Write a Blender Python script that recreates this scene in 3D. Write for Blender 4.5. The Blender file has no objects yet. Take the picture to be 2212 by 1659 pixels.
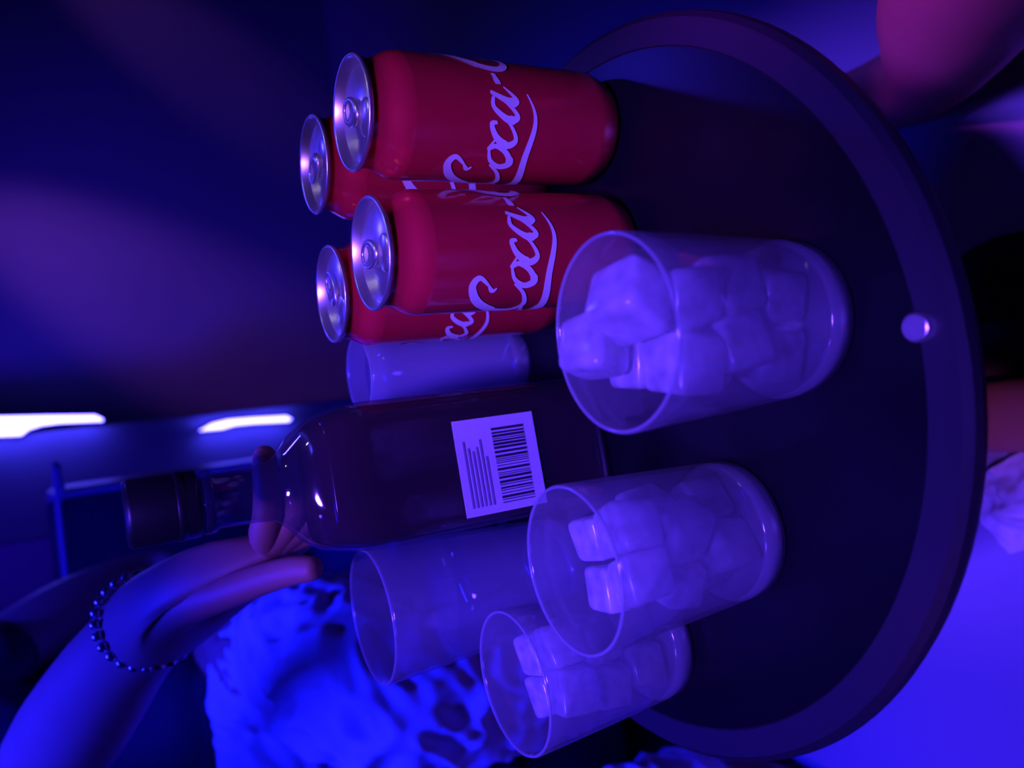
import bpy, bmesh, math, random
from mathutils import Vector, Matrix, noise
random.seed(7)
S = bpy.context.scene
COL = S.collection
T = 0.45                                   # height of the table top above the floor
def V(x, y, z): return Vector((x, y, z + T))   # z given above the table top

# ------------------------------------------------------------------ camera
PITCH, ROLL, FPX = math.radians(29), math.radians(6.5), 1661.0
F = Vector((0, math.cos(PITCH), -math.sin(PITCH))); U = Vector((0, math.sin(PITCH), math.cos(PITCH))); R = Vector((1, 0, 0))
cx = math.cos(ROLL) * -U - math.sin(ROLL) * R
cy = math.sin(ROLL) * -U + math.cos(ROLL) * R
CAM = V(0, 0, 0.28)
cam = bpy.data.cameras.new('camera'); camo = bpy.data.objects.new('camera', cam); COL.objects.link(camo)
m = Matrix((cx, cy, -F)).transposed().to_4x4(); m.translation = CAM
camo.matrix_world = m
cam.sensor_fit = 'HORIZONTAL'; cam.sensor_width = 36.0; cam.lens = 36.0 * FPX / 2212.0
cam.clip_start = 0.01
cam.dof.use_dof = True; cam.dof.focus_distance = 0.40; cam.dof.aperture_fstop = 5.6
S.camera = camo

# ------------------------------------------------------------------ world and lights
w = bpy.data.worlds.new('world'); S.world = w; w.use_nodes = True
w.node_tree.nodes['Background'].inputs[0].default_value = (0.10, 0.03, 1.0, 1)
w.node_tree.nodes['Background'].inputs[1].default_value = 0.030
S.view_settings.view_transform = 'Standard'; S.view_settings.look = 'None'
S.view_settings.exposure = 0.0; S.view_settings.gamma = 1.0; S.view_settings.use_curve_mapping = False
try:
    S.cycles.transparent_max_bounces = 20; S.cycles.use_light_tree = False; S.cycles.max_bounces = 4; S.cycles.diffuse_bounces = 2; S.cycles.glossy_bounces = 3
    S.cycles.light_sampling_threshold = 0.03; S.cycles.use_adaptive_sampling = True; S.cycles.adaptive_threshold = 0.03
except Exception:
    pass

def light(kind, name, loc, target, color, power, **kw):
    d = bpy.data.lights.new(name, kind); d.color = color; d.energy = power
    for k, v in kw.items(): setattr(d, k, v)
    o = bpy.data.objects.new(name, d); COL.objects.link(o); o.location = loc
    if target is not None:
        o.rotation_euler = (target - loc).to_track_quat('-Z', 'Y').to_euler()
    return o
# violet ceiling spot over the left side of the table (pool on the floor, light in the glasses)
light('SPOT', 'violet_ceiling_spot', V(-0.75, -0.15, 1.55), V(-0.37, 0.23, -0.45), (0.125, 0.036, 1.0), 130, spot_size=math.radians(28), spot_blend=0.55, shadow_soft_size=0.2)
# violet key over the camera for the things on the table
light('SPOT', 'violet_table_spot', V(-0.12, -0.32, 1.50), V(-0.014, 0.335, 0.03), (0.112, 0.036, 1.0), 280, spot_size=math.radians(16.5), spot_blend=0.25, shadow_soft_size=0.10)
# warm downlights: yellow and orange glints on the cans
light('SPOT', 'warm_downlight', V(-0.16, -0.30, 1.20), V(0.105, 0.40, 0.09), (1.0, 0.34, 0.09), 10.0, spot_size=math.radians(11.5), spot_blend=0.5, shadow_soft_size=0.03)
light('SPOT', 'cream_downlight', V(0.75, 0.55, 1.30), V(0.105, 0.405, 0.15), (0.9, 0.72, 0.75), 3.5, spot_size=math.radians(12), spot_blend=0.5, shadow_soft_size=0.05)
# unseen blue area light added to brighten the trousers
light('AREA', 'blue_trouser_fill', V(-0.20, 0.66, 1.25), V(-0.48, 0.90, 0.0), (0.006, 0.006, 1.0), 12, shape='RECTANGLE', size=0.6, size_y=0.10, spread=math.radians(74))
# blue fill added to colour the back wall, no visible source
light('SPOT', 'blue_wall_fill', V(-0.35, 1.30, 1.60), V(0.15, 2.2, 0.25), (0.03, 0.002, 1.0), 56, spot_size=math.radians(62), spot_blend=1.0, shadow_soft_size=0.1)
# added blue spot from behind on the right: rim light on the cans and glasses
light('SPOT', 'blue_rim_fill', V(0.75, 1.45, 0.95), V(0.03, 0.42, 0.10), (0.03, 0.02, 1.0), 32, spot_size=math.radians(14), spot_blend=0.6, shadow_soft_size=0.06)
# violet beams grazing the back wall
light('SPOT', 'violet_wall_beam', V(0.98, 1.80, 1.12), V(0.30, 2.2, 0.06), (0.34, 0.085, 0.9), 34, spot_size=math.radians(24), spot_blend=1.0, shadow_soft_size=0.03)
light('SPOT', 'violet_wall_beam_far', V(1.75, 1.75, 1.0), V(1.00, 2.2, -0.05), (0.36, 0.12, 0.85), 12, spot_size=math.radians(16), spot_blend=1.0, shadow_soft_size=0.03)
# violet spot added to light the bare leg right of the table
light('SPOT', 'violet_leg_fill', V(0.16, 0.02, 1.20), V(0.222, 0.290, -0.26), (0.42, 0.03, 1.0), 105, spot_size=math.radians(8), spot_blend=0.5, shadow_soft_size=0.04)
# small amber spot added to warm the bare foot under the table edge
light('SPOT', 'amber_foot_fill', V(-0.25, -0.30, 0.90), V(-0.076, 0.375, -0.40), (1.0, 0.22, 0.03), 9, spot_size=math.radians(5), spot_blend=0.6, shadow_soft_size=0.03)

# ------------------------------------------------------------------ helpers
def nodes(name):
    mt = bpy.data.materials.new(name); mt.use_nodes = True
    nt = mt.node_tree; return mt, nt, nt.nodes['Principled BSDF'], nt.nodes['Material Output']
def mat(name, color, rough=0.5, metal=0.0, var=0.0, scale=20, bump=0.0, spec=0.5, emit=None, es=0.0):
    mt, nt, p, out = nodes(name)
    p.inputs['Roughness'].default_value = rough; p.inputs['Metallic'].default_value = metal
    p.inputs['Specular IOR Level'].default_value = spec
    p.inputs['Base Color'].default_value = (*color, 1)
    tc = nt.nodes.new('ShaderNodeTexCoord'); nz = nt.nodes.new('ShaderNodeTexNoise'); nz.inputs['Scale'].default_value = scale
    nz.inputs['Detail'].default_value = 4
    nt.links.new(tc.outputs['Object'], nz.inputs['Vector'])
    if var:
        mx = nt.nodes.new('ShaderNodeMix'); mx.data_type = 'RGBA'
        mx.inputs[6].default_value = (*[c * (1 - var) for c in color], 1); mx.inputs[7].default_value = (*[min(1, c * (1 + var)) for c in color], 1)
        nt.links.new(nz.outputs['Fac'], mx.inputs[0]); nt.links.new(mx.outputs[2], p.inputs['Base Color'])
    if bump:
        b = nt.nodes.new('ShaderNodeBump'); b.inputs['Strength'].default_value = bump; b.inputs['Distance'].default_value = 0.002
        nt.links.new(nz.outputs['Fac'], b.inputs['Height']); nt.links.new(b.outputs['Normal'], p.inputs['Normal'])
    if emit:
        p.inputs['Emission Color'].default_value = (*emit, 1); p.inputs['Emission Strength'].default_value = es
    return mt
def glass(name, tint, body, milk, rough=0.08, gloss=0.06, grain=0):
    """thin clear glass: mostly see-through, a little body colour, fresnel gloss"""
    mt = bpy.data.materials.new(name); mt.use_nodes = True; nt = mt.node_tree; nt.nodes.clear()
    out = nt.nodes.new('ShaderNodeOutputMaterial')
    tr = nt.nodes.new('ShaderNodeBsdfTransparent'); tr.inputs[0].default_value = (*tint, 1)
    df = nt.nodes.new('ShaderNodeBsdfDiffuse'); df.inputs[0].default_value = (*body, 1)
    tl = nt.nodes.new('ShaderNodeBsdfTranslucent'); tl.inputs[0].default_value = (*body, 1)
    a = nt.nodes.new('ShaderNodeMixShader'); a.inputs[0].default_value = 0.5
    nt.links.new(df.outputs[0], a.inputs[1]); nt.links.new(tl.outputs[0], a.inputs[2])
    b = nt.nodes.new('ShaderNodeMixShader')
    b.inputs[0].default_value = milk
    if grain:
        nz = nt.nodes.new('ShaderNodeTexNoise'); nz.inputs['Scale'].default_value = grain; nz.inputs['Detail'].default_value = 1
        tc = nt.nodes.new('ShaderNodeTexCoord'); nt.links.new(tc.outputs['Object'], nz.inputs['Vector'])
        mr = nt.nodes.new('ShaderNodeMapRange'); mr.inputs[1].default_value = 0.3; mr.inputs[2].default_value = 0.7
        mr.inputs[3].default_value = milk * 0.6; mr.inputs[4].default_value = min(1, milk * 1.35)
        nt.links.new(nz.outputs['Fac'], mr.inputs[0]); nt.links.new(mr.outputs[0], b.inputs[0])
    nt.links.new(tr.outputs[0], b.inputs[1]); nt.links.new(a.outputs[0], b.inputs[2])
    gl = nt.nodes.new('ShaderNodeBsdfGlossy'); gl.inputs['Roughness'].default_value = rough
    fr = nt.nodes.new('ShaderNodeLayerWeight'); fr.inputs[0].default_value = 0.25
    f2 = nt.nodes.new('ShaderNodeMath'); f2.operation = 'MULTIPLY_ADD'; f2.inputs[1].default_value = 0.35; f2.inputs[2].default_value = gloss
    nt.links.new(fr.outputs['Facing'], f2.inputs[0])
    c = nt.nodes.new('ShaderNodeMixShader'); nt.links.new(f2.outputs[0], c.inputs[0])
    nt.links.new(b.outputs[0], c.inputs[1]); nt.links.new(gl.outputs[0], c.inputs[2]); nt.links.new(c.outputs[0], out.inputs[0])
    return mt

M = dict(
    floor=mat('floor_tile', (0.36, 0.33, 0.38), 0.6, var=0.08, scale=3, spec=0.15),
    wall=mat('wall_paint', (0.36, 0.31, 0.40), 0.8, var=0.15, scale=2, bump=0.1),
    ceiling=mat('ceiling_paint', (0.03, 0.03, 0.04), 0.9, var=0.1),
    pillar=mat('pillar_paint', (0.16, 0.16, 0.22), 0.55, var=0.08, scale=3),
    table=mat('black_table_top', (0.004, 0.004, 0.007), 0.28, var=0.2, scale=60, spec=0.25),
    edge=mat('table_edge', (0.012, 0.010, 0.020), 0.5, var=0.1),
    metal=mat('dark_metal', (0.03, 0.03, 0.035), 0.35, 1.0, var=0.2),
    red=mat('red_can_paint', (0.70, 0.016, 0.05), 0.25, 0.2, var=0.08, scale=80),
    silver=mat('can_aluminium', (0.72, 0.72, 0.74), 0.30, 0.9, var=0.08, scale=120),
    script=mat('white_print', (0.86, 0.84, 0.88), 0.4, var=0.03),
    cap=mat('black_cap', (0.012, 0.012, 0.016), 0.4, var=0.1),
    paper=mat('white_paper', (0.80, 0.76, 0.84), 0.7, var=0.05, scale=200),
    ink=mat('dark_ink', (0.03, 0.025, 0.05), 0.7, var=0.1),
    ink2=mat('grey_ink', (0.32, 0.28, 0.40), 0.7, var=0.1),
    sofa=mat('navy_leather', (0.022, 0.022, 0.06), 0.42, var=0.25, scale=30, bump=0.15),
    piping=mat('blue_piping', (0.35, 0.35, 0.6), 0.5, var=0.1),
    skin=mat('skin', (0.50, 0.22, 0.15), 0.5, var=0.10, scale=25, bump=0.05),
    hair=mat('dark_hair', (0.012, 0.008, 0.007), 0.5, var=0.3, scale=90, bump=0.4),
    eye=mat('eye', (0.6, 0.6, 0.6), 0.2, var=0.02),
    white=mat('white_cotton', (0.78, 0.78, 0.82), 0.8, var=0.05, scale=60, bump=0.2),
    dark=mat('dark_cotton', (0.018, 0.018, 0.035), 0.8, var=0.2, scale=60, bump=0.2),
    denim=mat('dark_denim', (0.03, 0.035, 0.09), 0.85, var=0.2, scale=120, bump=0.2),
    led=mat('led_diffuser', (0.8, 0.8, 0.9), 0.4, var=0.01, emit=(0.06, 0.05, 1.0), es=32),
    housing=mat('lamp_housing', (0.35, 0.35, 0.42), 0.5, var=0.05),
    beads=mat('bracelet_metal', (0.75, 0.72, 0.70), 0.25, 0.9, var=0.05),
    glass=glass('tumbler_glass', (0.90, 0.91, 0.95), (0.85, 0.84, 0.9), 0.20),
    thick=glass('thick_glass', (0.82, 0.84, 0.90), (0.85, 0.84, 0.9), 0.42),
    frost=glass('frosted_glass', (0.85, 0.86, 0.95), (0.8, 0.8, 0.9), 0.40),
    ice=glass('ice', (0.88, 0.88, 0.95), (0.92, 0.91, 0.95), 0.68, rough=0.2, gloss=0.05, grain=2.2),
    water=glass('drink', (0.85, 0.84, 0.95), (0.7, 0.7, 0.8), 0.22, rough=0.05, gloss=0.03),
    bottle=glass('bottle_glass', (0.80, 0.78, 0.80), (0.3, 0.28, 0.5), 0.10, rough=0.06, gloss=0.05),  # bluish milky body colour stands in for blue reflected by the glass
    amber=glass('amber_spirit', (0.42, 0.10, 0.03), (0.10, 0.016, 0.006), 0.75, rough=0.15, gloss=0.015),
)

M['red'].node_tree.nodes['Principled BSDF'].inputs['Coat Weight'].default_value = 1.0
M['red'].node_tree.nodes['Principled BSDF'].inputs['Coat Roughness'].default_value = 0.08
def link(name, me, m, parent=None, smooth=True):
    o = bpy.data.objects.new(name, me); COL.objects.link(o)
    if m is not None and not me.materials: me.materials.append(M[m])
    if smooth:
        for p in me.polygons: p.use_smooth = True
    if parent is not None: o.parent = parent
    return o
def mesh(bm, name):
    bmesh.ops.recalc_face_normals(bm, faces=bm.faces)
    me = bpy.data.meshes.new(name); bm.to_mesh(me); bm.free(); return me
def tag(o, label=None, cat=None, group=None, kind=None):
    if label: o['label'] = label
    if cat: o['category'] = cat
    if group: o['group'] = group
    if kind: o['kind'] = kind
    return o
def empty(name, loc, label, cat, group=None, rz=0):
    o = bpy.data.objects.new(name, None); o.empty_display_size = 0.02; COL.objects.link(o)
    o.location = loc; o.rotation_euler = (0, 0, rz); return tag(o, label, cat, group)
def copy_tree(o, parent=None):
    c = o.copy(); COL.objects.link(c); c.parent = parent
    for ch in list(o.children): copy_tree(ch, c)
    return c
def lathe(bm, prof, segs=48, closed=False):
    rings = []
    for r, z in prof:
        if r < 1e-6: rings.append([bm.verts.new((0, 0, z))])
        else: rings.append([bm.verts.new((r * math.cos(2 * math.pi * i / segs), r * math.sin(2 * math.pi * i / segs), z)) for i in range(segs)])
    pairs = list(zip(rings, rings[1:])) + ([(rings[-1], rings[0])] if closed else [])
    for a, b in pairs:
        for i in range(segs):
            j = (i + 1) % segs
            if len(a) == 1 and len(b) == 1: continue
            if len(a) == 1: bm.faces.new((a[0], b[i], b[j]))
            elif len(b) == 1: bm.faces.new((a[i], a[j], b[0]))
            else: bm.faces.new((a[i], a[j], b[j], b[i]))
def box(bm, x0, x1, y0, y1, z0, z1):
    v = [bm.verts.new((x, y, z)) for z in (z0, z1) for x, y in ((x0, y0), (x1, y0), (x1, y1), (x0, y1))]
    for f in ((3, 2, 1, 0), (4, 5, 6, 7), (0, 1, 5, 4), (1, 2, 6, 5), (2, 3, 7, 6), (3, 0, 4, 7)):
        bm.faces.new([v[i] for i in f])
def boxmesh(name, dims, bevel=0.0, segs=3):
    bm = bmesh.new(); box(bm, *dims)
    if bevel: bmesh.ops.bevel(bm, geom=list(bm.edges), offset=bevel, segments=segs, profile=0.5, affect='EDGES')
    return mesh(bm, name)
def tube(bm, pts, rad, n=8, cap=True):
    pts = [Vector(p) for p in pts]; rings = []
    for i, p in enumerate(pts):
        d = (pts[min(i + 1, len(pts) - 1)] - pts[max(i - 1, 0)]).normalized()
        a = d.orthogonal().normalized() if i == 0 else (a - a.dot(d) * d).normalized()
        b = d.cross(a); r = rad[i] if isinstance(rad, (list, tuple)) else rad
        rings.append([bm.verts.new(p + r * (math.cos(2 * math.pi * k / n) * a + math.sin(2 * math.pi * k / n) * b)) for k in range(n)])
    for x, y in zip(rings, rings[1:]):
        for k in range(n): bm.faces.new((x[k], x[(k + 1) % n], y[(k + 1) % n], y[k]))
    if cap: bm.faces.new(rings[0][::-1]); bm.faces.new(rings[-1])
def catmull(P, n=8):
    P = [Vector(p) for p in P]; out = []
    for i in range(len(P) - 1):
        p0, p1, p2, p3 = P[max(i - 1, 0)], P[i], P[i + 1], P[min(i + 2, len(P) - 1)]
        for k in range(n):
            t = k / n
            out.append(0.5 * ((2 * p1) + (p2 - p0) * t + (2 * p0 - 5 * p1 + 4 * p2 - p3) * t * t + (3 * p1 - p0 - 3 * p2 + p3) * t ** 3))
    out.append(P[-1]); return out
def skin_mesh(name, verts, edges, radii, root=0, sub=2):
    me = bpy.data.meshes.new(name + '_skeleton'); me.from_pydata([tuple(v) for v in verts], edges, [])
    o = bpy.data.objects.new(name + '_skeleton', me); COL.objects.link(o)
    md = o.modifiers.new('Skin', 'SKIN'); md.use_smooth_shade = True; md.branch_smoothing = 0.4
    sb = o.modifiers.new('Sub', 'SUBSURF'); sb.levels = sub; sb.render_levels = sub
    for i, r in enumerate(radii):
        sv = me.skin_vertices[0].data[i]; sv.radius = r if isinstance(r, tuple) else (r, r); sv.use_root = (i == root)
    dg = bpy.context.evaluated_depsgraph_get(); dg.update()
    res = bpy.data.meshes.new_from_object(o.evaluated_get(dg)); res.name = name
    bpy.data.objects.remove(o); bpy.data.meshes.remove(me)
    return res

# ------------------------------------------------------------------ the room
def struct(name, me, m, smooth=False): return tag(link(name, me, m, None, smooth), kind='structure')
struct('floor', boxmesh('floor', (-2.5, 3.0, -2.0, 2.3, -0.1, 0.0)), 'floor')
struct('wall_back', boxmesh('wall_back', (-2.5, 3.0, 2.2, 2.3, 0.0, 2.5)), 'wall')
struct('wall_left', boxmesh('wall_left', (-2.6, -2.5, -2.0, 2.3, 0.0, 2.5)), 'wall')
struct('wall_right', boxmesh('wall_right', (3.0, 3.1, -2.0, 2.3, 0.0, 2.5)), 'wall')
struct('wall_front', boxmesh('wall_front', (-2.6, 3.1, -2.1, -2.0, 0.0, 2.5)), 'wall')
struct('ceiling', boxmesh('ceiling', (-2.6, 3.1, -2.1, 2.3, 2.5, 2.6)), 'ceiling')
struct('trim_1', boxmesh('trim_1', (-0.215, 0.012, 1.92, 2.2, 0.0, 2.5), 0.006), 'pillar')
tag(bpy.data.objects['trim_1'], 'blue lit pillar standing against the back wall')

def led_lamp(name, outline, y, label):
    """flat LED light of a given outline, with thickness, on a housing behind it"""
    xs = [p[0] for p in outline]; zs = [p[1] for p in outline]
    c = Vector((sum(xs) / len(xs), y, sum(zs) / len(zs) + T))
    t = empty(name, c, label, 'light', 'LED lamps on the pillar')
    def prism(d0, d1, grow):
        bm = bmesh.new(); a = []; b = []
        for x, z in outline:
            X = (x - c.x) * grow; Z = (z + T - c.z) * grow
            a.append(bm.verts.new((X, d0, Z))); b.append(bm.verts.new((X, d1, Z)))
        bm.faces.new(a); bm.faces.new(b[::-1])
        for i in range(len(a)): bm.faces.new((a[i], a[(i + 1) % len(a)], b[(i + 1) % len(a)], b[i]))
        return mesh(bm, name)
    link('diffuser', prism(-0.016, 0.0, 1.0), 'led', t, False)
    link('housing', prism(0.001, 0.018, 1.0), 'housing', t, False)
    return t
def at(px, py, Y):          # where the sight line through a point of the frame meets the plane y = Y (x, z above table)
    v = cx * (px - 1106) / FPX - cy * (py - 829.5) / FPX + F
    t = Y / v.y; return (v.x * t, 0.28 + v.z * t)
LY = 1.90  # lamp outlines below follow smeared light streaks, not the lamps' own shape
led_lamp('led_lamp', [at(*p, LY) for p in [(-60, 901), (0, 900), (110, 898), (205, 897), (222, 905), (222, 910), (130, 914), (90, 919), (62, 928), (46, 941), (0, 943), (-60, 944)]], LY,
         'white-hot blue LED lamp drawn as its light streak at the left picture edge')
led_lamp('led_lamp', [at(*p, LY) for p in [(430, 931), (458, 915), (492, 907), (540, 903), (615, 899), (627, 905), (620, 911), (545, 915), (505, 919), (478, 927)]], LY,
         'white-hot LED lamp drawn as its short curved light streak next to the bottle neck')

# ------------------------------------------------------------------ sofa
sf = empty('sofa', (-0.55, 1.3, 0), 'navy leather sofa with pale blue piping behind the table', 'sofa')
def sp(name, d, bev, m='sofa'):
    x0, x1, y0, y1, z0, z1 = d
    return link(name, boxmesh(name, (x0 + 0.55, x1 + 0.55, y0 - 1.3, y1 - 1.3, z0 + T, z1 + T), bev, 4), m, sf)
sp('base', (-1.25, -0.09, 0.98, 1.66, -0.40, -0.20), 0.02)
sp('seat_cushion', (-1.24, -0.67, 0.94, 1.52, -0.20, -0.035), 0.04)
sp('seat_cushion', (-0.66, -0.10, 0.94, 1.52, -0.20, -0.035), 0.04)
sp('backrest', (-1.25, -0.09, 1.50, 1.66, -0.20, 0.355), 0.03)
for px in (-1.2, -0.14):
    for py in (1.03, 1.6): sp('foot', (px - .02, px + .02, py - .02, py + .02, -0.45, -0.40), 0.004, 'metal')
bm = bmesh.new()
pp = [(-1.22, 1.503, 0.335), (-0.13, 1.503, 0.335), (-0.108, 1.503, 0.325), (-0.10, 1.503, 0.30), (-0.098, 1.505, -0.15)]
tube(bm, [(x + 0.55, y - 1.3, z + T) for x, y, z in catmull(pp, 6)], 0.006, 8)
link('piping', mesh(bm, 'piping'), 'piping', sf)
bm = bmesh.new()
pp = [(-0.105, 1.51, 0.345), (-0.10, 1.58, 0.348), (-0.10, 1.65, 0.345)]
tube(bm, [(x + 0.55, y - 1.3, z + T) for x, y, z in pp], 0.006, 8)
link('piping', mesh(bm, 'piping'), 'piping', sf)

# ------------------------------------------------------------------ table
TC = Vector((-0.013, 0.373, 0)); TR = 0.210
tb = empty('round_table', TC, 'small round black pedestal table carrying the drinks', 'table')
bm = bmesh.new(); lathe(bm, [(0, T), (TR - 0.018, T), (TR - 0.018, T - 0.018), (0, T - 0.018)], 128)
link('table_top', mesh(bm, 'table_top'), 'table', tb, False)
bm = bmesh.new(); lathe(bm, [(TR - 0.018, T - 0.018), (TR - 0.018, T), (TR - 0.0172, T + 0.0008), (TR - 0.004, T + 0.0008), (TR - 0.001, T - 0.002), (TR, T - 0.006), (TR - 0.002, T - 0.012), (TR - 0.010, T - 0.019)], 128, True)
link('edge_band', mesh(bm, 'edge_band'), 'edge', tb, False)
bm = bmesh.new(); lathe(bm, [(0.03, 0.02), (0.026, 0.06), (0.026, T - 0.05), (0.06, T - 0.019)], 32)
link('column', mesh(bm, 'column'), 'metal', tb)
bm = bmesh.new(); lathe(bm, [(0, 0), (0.095, 0), (0.095, 0.008), (0.05, 0.018), (0.03, 0.021), (0, 0.021)], 64)
link('foot', mesh(bm, 'foot'), 'metal', tb)

# ------------------------------------------------------------------ cans
CH, CR = 0.150, 0.032
def script_lettering():
    """flowing white script, wrapped on the can: (u around, v up) in letter units"""
    st = []
    def s(pts, wd): st.append((catmull([(a, b, 0) for a, b in pts], 8), wd))
    def capC(x):
        s([(x + 1.55, 1.75), (x + 1.75, 2.15), (x + 1.35, 2.35), (x + 0.75, 1.95), (x + 0.30, 1.1), (x + 0.35, 0.35), (x + 0.85, 0.0), (x + 1.45, 0.25), (x + 1.8, 0.75)], (0.08, 0.34, 0.10))
        s([(x + 1.55, 1.75), (x + 1.35, 1.55), (x + 1.50, 1.40)], (0.06, 0.16, 0.06))
    def o(x):
        s([(x + 0.62, 0.98), (x + 0.22, 0.80), (x + 0.05, 0.35), (x + 0.30, 0.0), (x + 0.66, 0.28), (x + 0.78, 0.72), (x + 0.60, 1.0), (x + 0.95, 0.82)], (0.07, 0.24, 0.07))
    def c(x):
        s([(x + 0.70, 0.78), (x + 0.58, 1.0), (x + 0.22, 0.78), (x + 0.06, 0.32), (x + 0.32, 0.0), (x + 0.70, 0.22), (x + 0.92, 0.55)], (0.07, 0.24, 0.07))
    def a(x):
        s([(x + 0.68, 0.90), (x + 0.30, 0.92), (x + 0.05, 0.38), (x + 0.25, 0.0), (x + 0.58, 0.40), (x + 0.80, 1.0)], (0.07, 0.22, 0.07))
        s([(x + 0.80, 1.0), (x + 0.66, 0.30), (x + 0.80, 0.02), (x + 1.15, 0.45)], (0.10, 0.26, 0.06))
    def l(x):
        s([(x + 0.05, 0.45), (x + 0.50, 1.40), (x + 0.62, 2.15), (x + 0.42, 2.2), (x + 0.22, 1.2), (x + 0.25, 0.1), (x + 0.65, 0.25)], (0.07, 0.26, 0.07))
    capC(0.0); o(1.75); c(2.6); a(3.45)
    s([(4.65, 0.62), (5.10, 0.70)], (0.16, 0.2, 0.16))
    capC(5.1); o(6.85); l(7.65); a(8.3)
    # swash from the first capital under the word, and the ribbon over the second
    s([(0.85, 0.0), (0.2, -0.25), (0.0, -0.65), (0.9, -0.85), (2.4, -0.55), (3.8, -0.72), (4.6, -0.45)], (0.06, 0.36, 0.05))
    s([(6.6, 2.2), (7.2, 2.05), (8.0, 2.45), (8.9, 2.3)], (0.08, 0.30, 0.05))
    bm = bmesh.new(); k = 0.0150; r = CR + 0.0004
    for pts, wd in st:
        n = len(pts); L = []; Rr = []
        for i, p in enumerate(pts):
            d = (pts[min(i + 1, n - 1)] - pts[max(i - 1, 0)]).normalized(); q = Vector((-d.y, d.x, 0))
            t = i / (n - 1); wv = 1.35 * (wd[0] * (1 - 2 * t) + wd[1] * 2 * t) if t < 0.5 else (wd[1] * (2 - 2 * t) + wd[2] * (2 * t - 1))
            for lst, sg in ((L, 1), (Rr, -1)):
                e = p + sg * q * wv * 0.5
                th = (e.x + 0.22 * e.y - 3.2) * k / CR - math.pi / 2
                lst.append(bm.verts.new((r * math.cos(th), r * math.sin(th), 0.071 + e.y * k)))
        for i in range(n - 1): bm.faces.new((L[i], Rr[i], Rr[i + 1], L[i + 1]))
    return mesh(bm, 'script')
def make_can(loc, label, rz):
    c = empty('drink_can', loc, label, 'can', 'red drink cans', rz)
    bm = bmesh.new(); lathe(bm, [(0.023, 0.004), (0.026, 0.0), (0.0285, 0.004), (CR - 0.0006, 0.013), (CR, 0.017), (CR, 0.127)], 64)
    link('body', mesh(bm, 'body'), 'red', c)
    bm = bmesh.new(); lathe(bm, [(0, 0.009), (0.018, 0.007), (0.023, 0.004)], 48); link('bottom', mesh(bm, 'bottom'), 'silver', c)
    bm = bmesh.new(); lathe(bm, [(CR, 0.127), (CR - 0.0003, 0.1295), (CR - 0.0012, 0.1325), (CR - 0.0027, 0.1355), (CR - 0.0044, 0.1385), (CR - 0.0053, 0.1415), (CR - 0.0054, 0.1465)], 64); link('neck', mesh(bm, 'neck'), 'red', c)
    bm = bmesh.new(); lathe(bm, [(CR - 0.0054, 0.1465), (0.0282, 0.1473), (0.0286, 0.1490), (0.0279, 0.1500), (0.0267, 0.1494), (0.0258, 0.1440), (0.0248, 0.1430), (0.0234, 0.1455), (0.0, 0.1460)], 64)
    lid = link('lid', mesh(bm, 'lid'), 'silver', c)
    bm = bmesh.new()     # pull tab: a rounded ring plate with a rivet, and the mouth panel
    N = 24; o1 = []; i1 = []
    for dz in (0.0476, 0.0486):
        a = []; b = []
        for k in range(N):
            t = 2 * math.pi * k / N
            a.append(bm.verts.new((0.0075 * math.cos(t), 0.012 * math.sin(t) + 0.004, dz + 0.1)))
            b.append(bm.verts.new((0.0040 * math.cos(t), 0.0045 * math.sin(t) + 0.009, dz + 0.1)))
        o1.append(a); i1.append(b)
    for k in range(N):
        j = (k + 1) % N
        bm.faces.new((o1[1][k], o1[1][j], i1[1][j], i1[1][k])); bm.faces.new((o1[0][k], i1[0][k], i1[0][j], o1[0][j]))
        bm.faces.new((o1[0][k], o1[0][j], o1[1][j], o1[1][k])); bm.faces.new((i1[0][k], i1[1][k], i1[1][j], i1[0][j]))
    link('pull_tab', mesh(bm, 'pull_tab'), 'silver', lid)
    bm = bmesh.new(); lathe(bm, [(0, 0.1472), (0.0085, 0.1470), (0.0095, 0.1462)], 24)
    for v in bm.verts: v.co.y = v.co.y * 0.8 - 0.012
    link('mouth_panel', mesh(bm, 'mouth_panel'), 'silver', lid)
    sc = link('lettering', script_lettering(), 'script', c, False); sc['label'] = 'flowing white script lettering around the red can'
    return c
CANS = [((0.1445, 0.370), 'red drink can farthest from the ice glasses, front of its pair', -0.10),
        ((0.0725, 0.366), 'red drink can right behind the large ice tumbler', 0.05),
        ((0.1415, 0.4455), 'rear red drink can of the pair farthest from the bottle', 0.6),
        ((0.0640, 0.4405), 'rear red drink can next to the slim clear glass', -0.9)]
c0 = None
for i, ((x, y), lab, rz) in enumerate(CANS):
    c = make_can(V(x, y, 0), lab, rz) if c0 is None else copy_tree(c0)
    c0 = c0 or c
    c.location = V(x, y, 0); c.rotation_euler = (0, 0, rz + math.atan2(-x, y)); c['label'] = lab

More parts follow.
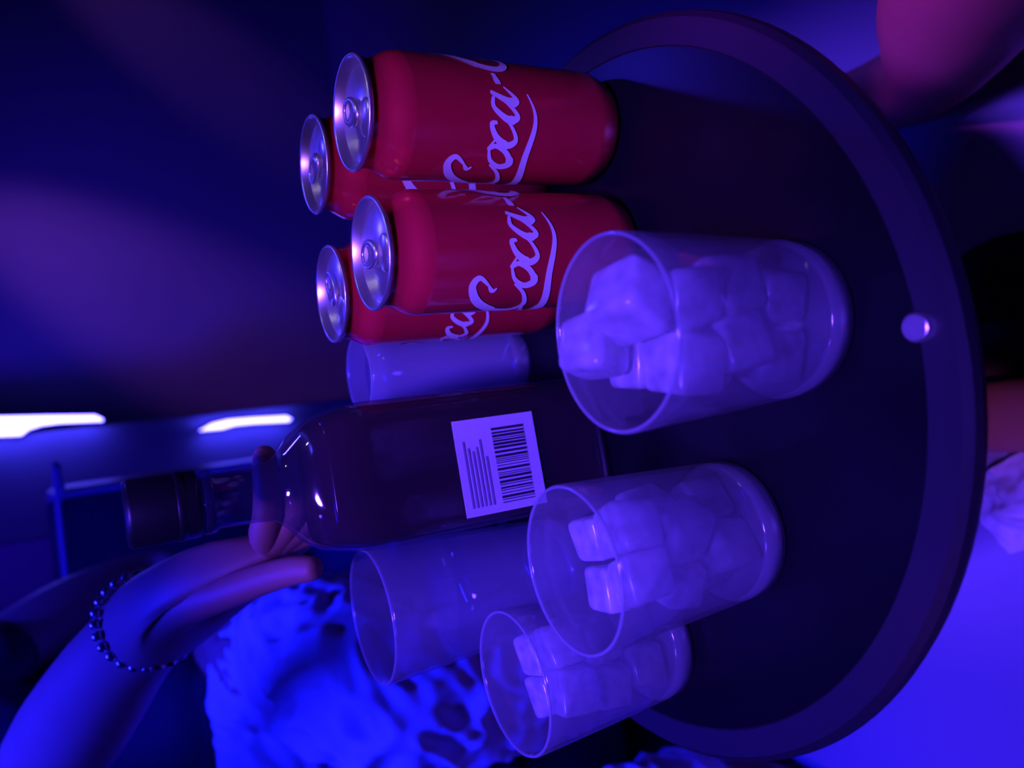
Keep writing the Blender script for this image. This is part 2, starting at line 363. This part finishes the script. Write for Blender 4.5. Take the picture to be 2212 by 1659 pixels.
# ------------------------------------------------------------------ dark square bottle
BX, BY = -0.043, 0.430
bt = empty('liquor_bottle', V(BX, BY, 0), 'square dark amber liquor bottle with black cap and white barcode label', 'bottle', rz=math.radians(7))
def sq_loft(bm, prof, segs=64):
    """prof: half width, z, squareness exponent"""
    rings = []
    for hw, z, n in prof:
        ring = []
        for i in range(segs):
            t = 2 * math.pi * i / segs; c, s = math.cos(t), math.sin(t)
            ring.append(bm.verts.new((hw * math.copysign(abs(c) ** (2 / n), c), hw * math.copysign(abs(s) ** (2 / n), s), z)))
        rings.append(ring)
    for a, b in zip(rings, rings[1:]):
        for i in range(segs): bm.faces.new((a[i], a[(i + 1) % segs], b[(i + 1) % segs], b[i]))
    return rings
body = [(0.036, 0.0, 6), (0.0395, 0.003, 6), (0.0405, 0.010, 6), (0.0405, 0.150, 6), (0.040, 0.160, 5), (0.037, 0.172, 4), (0.030, 0.183, 3), (0.022, 0.190, 2.4), (0.0165, 0.197, 2), (0.0150, 0.206, 2), (0.0150, 0.226, 2), (0.0168, 0.2275, 2), (0.0168, 0.2325, 2), (0.0150, 0.234, 2)]
bm = bmesh.new(); r = sq_loft(bm, body); bm.faces.new(r[0][::-1]); link('glass_shell', mesh(bm, 'glass_shell'), 'bottle', bt)
bm = bmesh.new(); r = sq_loft(bm, [(hw - 0.0022, max(z, 0.005), n) for hw, z, n in body if z <= 0.172] + [(0.0335, 0.1735, 4)]); bm.faces.new(r[0][::-1]); bm.faces.new(r[-1])
link('spirit', mesh(bm, 'spirit'), 'amber', bt)
bm = bmesh.new(); lathe(bm, [(0, 0.2345), (0.0172, 0.2345), (0.0176, 0.237), (0.0176, 0.266), (0.0162, 0.2685), (0, 0.2690)], 40)
cp = link('cap', mesh(bm, 'cap'), 'cap', bt)
bm = bmesh.new(); lathe(bm, [(0.01765, 0.2415), (0.0182, 0.2425), (0.0182, 0.2445), (0.01765, 0.2455)], 40)
link('cap_ring', mesh(bm, 'cap_ring'), 'cap', cp)
# paper label on the face towards the camera
def panel(name, x0, x1, z0, z1, y, m, parent):
    bm = bmesh.new()
    v = [bm.verts.new(c) for c in ((x0, y, z0), (x1, y, z0), (x1, y, z1), (x0, y, z1))]; f = bm.faces.new(v)
    ext = bmesh.ops.extrude_face_region(bm, geom=[f]); bmesh.ops.translate(bm, verts=[g for g in ext['geom'] if isinstance(g, bmesh.types.BMVert)], vec=(0, 0.0003, 0))
    return link(name, mesh(bm, name), m, parent, False)
LYf = -0.0412
lb = panel('paper_label', -0.033, 0.021, 0.052, 0.104, LYf, 'paper', bt); lb['label'] = 'white paper label with a barcode'
bm = bmesh.new(); x = -0.0285
rb = random.Random(3)
while x < 0.0155:
    wd = rb.choice((0.0005, 0.0005, 0.0010, 0.0014)); box(bm, x, x + wd, LYf - 0.0003, LYf - 0.0001, 0.0595, 0.0805); x += wd + rb.choice((0.0006, 0.0006, 0.0011))
link('barcode', mesh(bm, 'barcode'), 'ink', lb, False)
bm = bmesh.new()
for k in range(6):
    z = 0.0855 + k * 0.0026; box(bm, -0.0285, 0.005 - 0.006 * (k % 3 == 0) + 0.004 * (k % 2), LYf - 0.0003, LYf - 0.0001, z, z + 0.0012)
link('small_print', mesh(bm, 'small_print'), 'ink2', lb, False)

# ------------------------------------------------------------------ tumblers
def tumbler(loc, h, rt, rb_, label, group='clear tumblers', fill=0.0, name='tumbler', base=0.014, gm='glass'):
    t = empty(name, loc, label, 'glass', group)
    th = 0.0022
    def rad(z): return rb_ + (rt - rb_) * max(0, (z / h)) ** 0.8
    prof = [(rb_ * 0.90, 0.0), (rb_, 0.003)] + [(rad(z), z) for z in [h * k / 8 for k in range(1, 8)]] + [(rt, h - 0.001), (rt - th * 0.5, h), (rt - th, h - 0.001)]
    prof += [(rad(z) - th, z) for z in [h * k / 8 for k in range(7, 1, -1)]] + [(rad(base + 0.003) - th, base + 0.003)]
    bm = bmesh.new(); lathe(bm, prof, 64); link('wall', mesh(bm, 'wall'), gm, t)
    bm = bmesh.new(); lathe(bm, [(0, 0.001), (rb_ * 0.88, 0.001), (rb_ * 0.97, 0.0035), (rad(base) - 0.0004, base * 0.8), (rb_ * 0.93, base), (0, base - 0.002)], 64)
    link('thick_base', mesh(bm, 'thick_base'), 'thick', t)
    bm = bmesh.new(); bmesh.ops.create_circle(bm, segments=4, radius=0.001)
    bm.free()
    bm = bmesh.new(); pts = [(rt - th * 0.5) * Vector((math.cos(2 * math.pi * k / 64), math.sin(2 * math.pi * k / 64), 0)) + Vector((0, 0, h)) for k in range(65)]
    tube(bm, pts, 0.0008, 6, False); link('rim', mesh(bm, 'rim'), 'thick', t)
    if fill:
        bm = bmesh.new(); zz = h * fill
        lathe(bm, [(0, base + 0.0005), (rb_ * 0.92, base + 0.0005), (rad(base + 0.006) - th - 0.0006, base + 0.005), (rad(zz) - th - 0.0006, zz), (0, zz)], 48)
        link('drink', mesh(bm, 'drink'), 'water', t)
    return t
def ice_mesh(seed):
    rd = random.Random(seed); bm = bmesh.new(); bmesh.ops.create_cube(bm, size=1.0)
    for v in bm.verts: v.co += Vector((rd.uniform(-.1, .1), rd.uniform(-.1, .1), rd.uniform(-.1, .1)))
    bmesh.ops.bevel(bm, geom=list(bm.edges), offset=0.16, segments=3, profile=0.5, affect='EDGES')
    return mesh(bm, 'ice_cube')
ICE = [ice_mesh(s) for s in range(5)]
def ice(loc, layers, z0, size, label, group, sides, top=()):
    rd = random.Random(label)
    for k in range(layers):
        ph = rd.uniform(0, 1.5)
        for q in range(4):
            a = ph + q * math.pi / 2; rr = size * 0.735
            o = link('ice_cube', ICE[rd.randrange(5)], 'ice'); s = size * rd.uniform(0.90, 0.98)
            o.scale = (s, s, s * rd.uniform(0.9, 1.0))
            o.location = loc + Vector((rr * math.cos(a), rr * math.sin(a), z0 + size * 0.5 + k * size * 1.03))
            o.rotation_euler = (rd.uniform(-.12, .12), rd.uniform(-.12, .12), a + math.pi / 4 + rd.uniform(-.12, .12))
            tag(o, '%s layer %s, side %s' % (('lowest', 'middle', 'upper')[k], label, sides[round(a / (math.pi / 2)) % 4]), 'ice cube', group)
    for nm, dx, dy, dz, rx, ry in top:
        o = link('ice_cube', ICE[rd.randrange(5)], 'ice'); o.scale = (size,) * 3
        o.location = loc + Vector((dx, dy, dz)); o.rotation_euler = (rx, ry, rd.uniform(0, 1)); tag(o, nm + ' ' + label, 'ice cube', group)
A = V(0.0150, 0.241, 0); B = V(-0.085, 0.290, 0); D = V(-0.157, 0.364, 0)
tumbler(A, 0.100, 0.0395, 0.0345, 'large clear tumbler of ice nearest the red cans')
ice(A, 3, 0.0145, 0.0235, 'ice cube in the tumbler by the cans', 'ice in the tumbler by the cans', ('away from the bottle', 'of the cans', 'of the middle tumbler', 'of the near table edge'), [('topmost heaped', -0.004, 0.012, 0.1000, 0.5, 0.3), ('second heaped', 0.012, -0.013, 0.0985, 0.2, 0.5)])
tumbler(B, 0.100, 0.0382, 0.0340, 'clear tumbler of ice in the middle, in front of the bottle')
ice(B, 3, 0.0145, 0.0228, 'ice cube in the middle tumbler', 'ice in the middle tumbler', ('of the cans', 'of the bottle', 'of the edge tumbler', 'of the near table edge'))
tumbler(D, 0.098, 0.0380, 0.0335, 'clear tumbler of ice at the table edge by the white trousers')
ice(D, 3, 0.0145, 0.0225, 'ice cube in the edge tumbler', 'ice in the edge tumbler', ('of the middle tumbler', 'of the tall glass', 'of the table rim', 'of the near table edge'))
tumbler(V(-0.132, 0.462, 0), 0.140, 0.0415, 0.0350, 'tall clear glass without ice behind the tumblers', 'tall clear glasses', fill=0.62, name='tall_glass')
tumbler(V(0.017, 0.4950, 0), 0.120, 0.0262, 0.0235, 'slim clear glass between the cans and the bottle', 'tall clear glasses', fill=0.9, name='slim_glass', gm='frost')

# ------------------------------------------------------------------ seated person reaching for the bottle
pr = empty('person', Vector((-0.42, 1.2, 0)), 'person in white trousers and dark top reaching for the bottle', 'person')
O = Vector((-0.42, 1.2, 0))
def rel(p): return V(*p) - O
vs, es, rs = [], [], []
def chain(start, pts):
    prev = start
    for p, r_ in pts:
        vs.append(rel(p)); rs.append(r_)
        if prev is not None: es.append((prev, len(vs) - 1))
        prev = len(vs) - 1
    return prev
chain(None, [((-0.42, 1.22, 0.07), 0.125), ((-0.42, 1.25, 0.22), 0.115), ((-0.42, 1.23, 0.36), 0.125)])
chest = chain(2, [((-0.42, 1.20, 0.455), 0.10)])
neck = chain(chest, [((-0.42, 1.175, 0.545), 0.052), ((-0.42, 1.155, 0.62), 0.072), ((-0.42, 1.145, 0.70), 0.080), ((-0.42, 1.155, 0.765), 0.060)])
wr = chain(chest, [((-0.545, 1.14, 0.455), 0.058), ((-0.435, 1.00, 0.395), 0.047), ((-0.305, 0.855, 0.343), 0.048), ((-0.245, 0.775, 0.312), 0.050), ((-0.185, 0.692, 0.280), 0.042), ((-0.128, 0.608, 0.249), (0.033, 0.036))])
palm = chain(wr, [((-0.110, 0.565, 0.226), (0.030, 0.046)), ((-0.096, 0.528, 0.205), (0.024, 0.050))])
for k, zk in enumerate((0.190, 0.173, 0.156, 0.140)):      # four fingers along the back face of the bottle
    chain(palm, [((-0.084, 0.502, 0.45 * zk + 0.55 * 0.200), 0.0105), ((-0.066, 0.4885, zk), 0.0098), ((-0.047, 0.4835, zk - 0.001), 0.0088), ((-0.032, 0.4835, zk - 0.001), 0.0082), ((-0.019 - 0.003 * (k == 3), 0.484, zk - 0.002), 0.0072)])
chain(wr, [((-0.122, 0.560, 0.243), 0.016), ((-0.110, 0.518, 0.218), 0.0125), ((-0.100, 0.488, 0.194), 0.0105), ((-0.0955, 0.470, 0.180), 0.0095), ((-0.0945, 0.455, 0.170), 0.0075)])
lw = chain(chest, [((-0.295, 1.20, 0.455), 0.058), ((-0.245, 1.28, 0.33), 0.047), ((-0.225, 1.36, 0.20), 0.040), ((-0.27, 1.25, 0.16), 0.036), ((-0.30, 1.15, 0.155), (0.026, 0.028)), ((-0.315, 1.09, 0.155), (0.034, 0.018))])
for k in range(4): chain(lw, [((-0.337 + 0.018 * k, 1.045, 0.155), 0.009), ((-0.339 + 0.019 * k, 1.015, 0.150), 0.008), ((-0.340 + 0.0195 * k, 0.995, 0.142), 0.007)])
chain(lw - 1, [((-0.275, 1.10, 0.158), 0.012), ((-0.262, 1.07, 0.154), 0.010), ((-0.258, 1.05, 0.148), 0.008)])
for sx in (-1, 1):
    hx = -0.42 + sx * 0.095; kx = -0.42 + sx * 0.115
    chain(0, [((hx, 1.15, 0.055), 0.082), ((kx, 0.93, 0.05), 0.072), ((kx, 0.745, 0.04), 0.055), ((kx, 0.735, -0.10), 0.053), ((kx, 0.74, -0.30), 0.036), ((kx, 0.735, -0.405), 0.036), ((kx, 0.655, -0.422), (0.034, 0.022)), ((kx, 0.585, -0.427), (0.030, 0.016))])
bd = link('body', skin_mesh('body', vs, es, rs), 'skin', pr)
# face: eyes, nose, mouth, ears, hair as parts of the head
def ball(bm, c, rx, ry, rz, n=16):
    g = bmesh.ops.create_uvsphere(bm, u_segments=n, v_segments=n // 2 + 2, radius=1.0)['verts']
    for v in g: v.co = Vector((v.co.x * rx, v.co.y * ry, v.co.z * rz)) + Vector(c)
hc = rel((-0.42, 1.15, 0.685))
for sx in (-1, 1):
    bm = bmesh.new(); ball(bm, hc + Vector((sx * 0.030, -0.070, 0.012)), 0.011, 0.009, 0.008); link('eye', mesh(bm, 'eye'), 'eye', pr)
    bm = bmesh.new(); ball(bm, hc + Vector((sx * 0.079, 0.008, 0.0)), 0.009, 0.018, 0.030); link('ear', mesh(bm, 'ear'), 'skin', pr)
bm = bmesh.new(); ball(bm, hc + Vector((0, -0.083, -0.012)), 0.012, 0.018, 0.022); link('nose', mesh(bm, 'nose'), 'skin', pr)
bm = bmesh.new(); ball(bm, hc + Vector((0, -0.070, -0.045)), 0.024, 0.010, 0.007); link('mouth', mesh(bm, 'mouth'), 'skin', pr)
bm = bmesh.new(); ball(bm, hc + Vector((0, 0.018, 0.030)), 0.088, 0.090, 0.085, 32)
bmesh.ops.delete(bm, geom=[v for v in bm.verts if v.co.y < hc.y - 0.035 and v.co.z < hc.z + 0.055], context='VERTS')
link('hair', mesh(bm, 'hair'), 'hair', pr)
# trousers: one garment, folds modelled into the surface
def fold(me, amp, f1, ax):
    me.update()
    nrm = [v.normal.copy() for v in me.vertices]
    for v, n in zip(me.vertices, nrm):
        c = v.co; along = c.dot(ax); q = c - along * ax
        wob = noise.noise(c * 6.0) * 0.06
        p = (q * f1) + ax * (along * f1 * 0.22) + Vector((wob * f1, wob * f1, 0))
        h = 1 - abs(noise.noise(p)) * 2.2
        h2 = noise.noise(p * 2.3 + Vector((5, 1, 2)))
        v.co += n * amp * (h * 0.9 + 0.5 * h2)
vs, es, rs = [], [], []
chain(None, [((-0.42, 1.22, 0.07), 0.155), ((-0.42, 1.245, 0.17), 0.145)])
for sx in (-1, 1):
    hx = -0.42 + sx * 0.095; kx = -0.42 + sx * 0.115
    chain(0, [((hx, 1.13, 0.06), 0.105), ((kx, 0.93, 0.055), 0.096), ((kx, 0.76, 0.045), 0.080), ((kx, 0.735, 0.00), 0.076), ((kx, 0.735, -0.12), 0.074), ((kx, 0.74, -0.30), 0.064), ((kx, 0.738, -0.375), 0.060)])
tm = skin_mesh('trousers', vs, es, rs, sub=5)
fold(tm, 0.013, 32, Vector((0.35, 0.9, 0.25)).normalized())
tr = link('trousers', tm, 'white', pr); tr['label'] = 'creased white trousers'
vs, es, rs = [], [], []
chain(None, [((-0.42, 1.235, 0.13), 0.150), ((-0.42, 1.25, 0.25), 0.142), ((-0.42, 1.23, 0.37), 0.142)])
ch = chain(2, [((-0.42, 1.20, 0.46), 0.112)]); chain(ch, [((-0.42, 1.185, 0.510), 0.066)])
chain(ch, [((-0.545, 1.14, 0.455), 0.072), ((-0.470, 1.045, 0.415), 0.066)])
chain(ch, [((-0.295, 1.20, 0.455), 0.072), ((-0.262, 1.25, 0.375), 0.066)])
tm = skin_mesh('dark_top', vs, es, rs, sub=3); fold(tm, 0.005, 14, Vector((0, 0, 1)))
link('dark_top', tm, 'dark', pr)['label'] = 'dark short-sleeved top'
# bracelet of small beads on the wrist
br = bmesh.new(); wc = rel((-0.140, 0.626, 0.2555)); ax = (rel((-0.108, 0.565, 0.236)) - rel((-0.185, 0.692, 0.280))).normalized()
ua = ax.orthogonal().normalized(); ub = ax.cross(ua)
for k in range(26):
    t = 2 * math.pi * k / 26; ball(br, wc + 0.0352 * (math.cos(t) * ua + math.sin(t) * ub), 0.0040, 0.0040, 0.0040, 8)
link('bracelet', mesh(br, 'bracelet'), 'beads', pr)['label'] = 'thin bead bracelet on the wrist'

# ------------------------------------------------------------------ person behind the camera: legs at the near table edge
p2 = empty('person', Vector((0.05, -0.2, 0)), 'bare-legged person in dark shorts sitting at the near table edge', 'person')
O = Vector((0.05, -0.2, 0))
vs, es, rs = [], [], []
chain(None, [((0.05, -0.34, -0.02), 0.12), ((0.05, -0.36, 0.10), 0.115)])
chain(0, [((-0.03, -0.27, -0.03), 0.078), ((-0.05, -0.08, -0.045), 0.068), ((-0.062, 0.085, -0.06), 0.052), ((-0.066, 0.150, -0.16), 0.050), ((-0.070, 0.240, -0.30), 0.037), ((-0.072, 0.285, -0.395), 0.035), ((-0.076, 0.360, -0.418), (0.036, 0.024)), ((-0.080, 0.44, -0.427), (0.034, 0.018))])
chain(0, [((0.14, -0.27, -0.03), 0.078), ((0.20, -0.08, -0.045), 0.070), ((0.225, 0.105, -0.060), 0.060), ((0.222, 0.200, -0.155), 0.062), ((0.222, 0.300, -0.265), 0.056), ((0.228, 0.395, -0.390), 0.040), ((0.236, 0.47, -0.415), (0.038, 0.026)), ((0.244, 0.55, -0.427), (0.036, 0.018))])
link('body', skin_mesh('legs', vs, es, rs), 'skin', p2)
vs, es, rs = [], [], []
chain(None, [((0.05, -0.34, -0.02), 0.140), ((0.05, -0.36, 0.11), 0.128)])
chain(0, [((-0.03, -0.27, -0.03), 0.094), ((-0.045, -0.12, -0.042), 0.090)])
chain(0, [((0.14, -0.27, -0.03), 0.094), ((0.185, -0.12, -0.042), 0.090)])
tm = skin_mesh('shorts', vs, es, rs, sub=3); fold(tm, 0.004, 16, Vector((0, 1, 0)))
link('shorts', tm, 'denim', p2)
# crumpled white napkin on the floor beside the foot
nk = bmesh.new(); bmesh.ops.create_grid(nk, x_segments=40, y_segments=40, size=0.050)
for v in nk.verts:
    x, y = v.co.x, v.co.y; p = Vector((x * 38, y * 38, 0.3))
    h = 1 - abs(noise.noise(p)) * 2; h2 = noise.noise(p * 2.1 + Vector((3, 7, 1)))
    v.co.x *= 0.72 + 0.12 * noise.noise(Vector((y * 20, 0, 5))); v.co.y *= 0.72 + 0.12 * noise.noise(Vector((x * 20, 2, 5)))
    v.co.z = 0.004 + max(0, 0.020 * (0.6 + 0.5 * h + 0.5 * h2) * (1 - 0.5 * (abs(x) + abs(y)) / 0.050))
r_ = bmesh.ops.solidify(nk, geom=list(nk.faces), thickness=0.0012)
no = link('napkin', mesh(nk, 'napkin'), 'white'); no.location = (-0.158, 0.392, 0.002); no.rotation_euler = (0, 0, 0.5)
tag(no, 'crumpled white napkin on the floor under the near table edge', 'napkin')

# ridged metal cap added to carry a blue glint at the table edge
bm = bmesh.new(); N = 48; R0 = []
for r_, z, rid in ((0.0115, 0.0, 1), (0.0115, 0.0065, 1), (0.0108, 0.0085, 0), (0.0095, 0.0092, 0)):
    R0.append([bm.verts.new(((r_ + (0.0006 if rid and i % 2 else 0)) * math.cos(2 * math.pi * i / N), (r_ + (0.0006 if rid and i % 2 else 0)) * math.sin(2 * math.pi * i / N), z)) for i in range(N)])
for a, b in zip(R0, R0[1:]):
    for i in range(N): bm.faces.new((a[i], a[(i + 1) % N], b[(i + 1) % N], b[i]))
bm.faces.new(R0[-1]); bm.faces.new(R0[0][::-1])
co = link('glint_cap', mesh(bm, 'glint_cap'), 'silver', None, False); co.location = V(0.004, 0.1795, 0.0009); co.scale = (0.5,) * 3
tag(co, 'small ridged metal cap added for a blue glint at the near table edge', 'bottle cap')
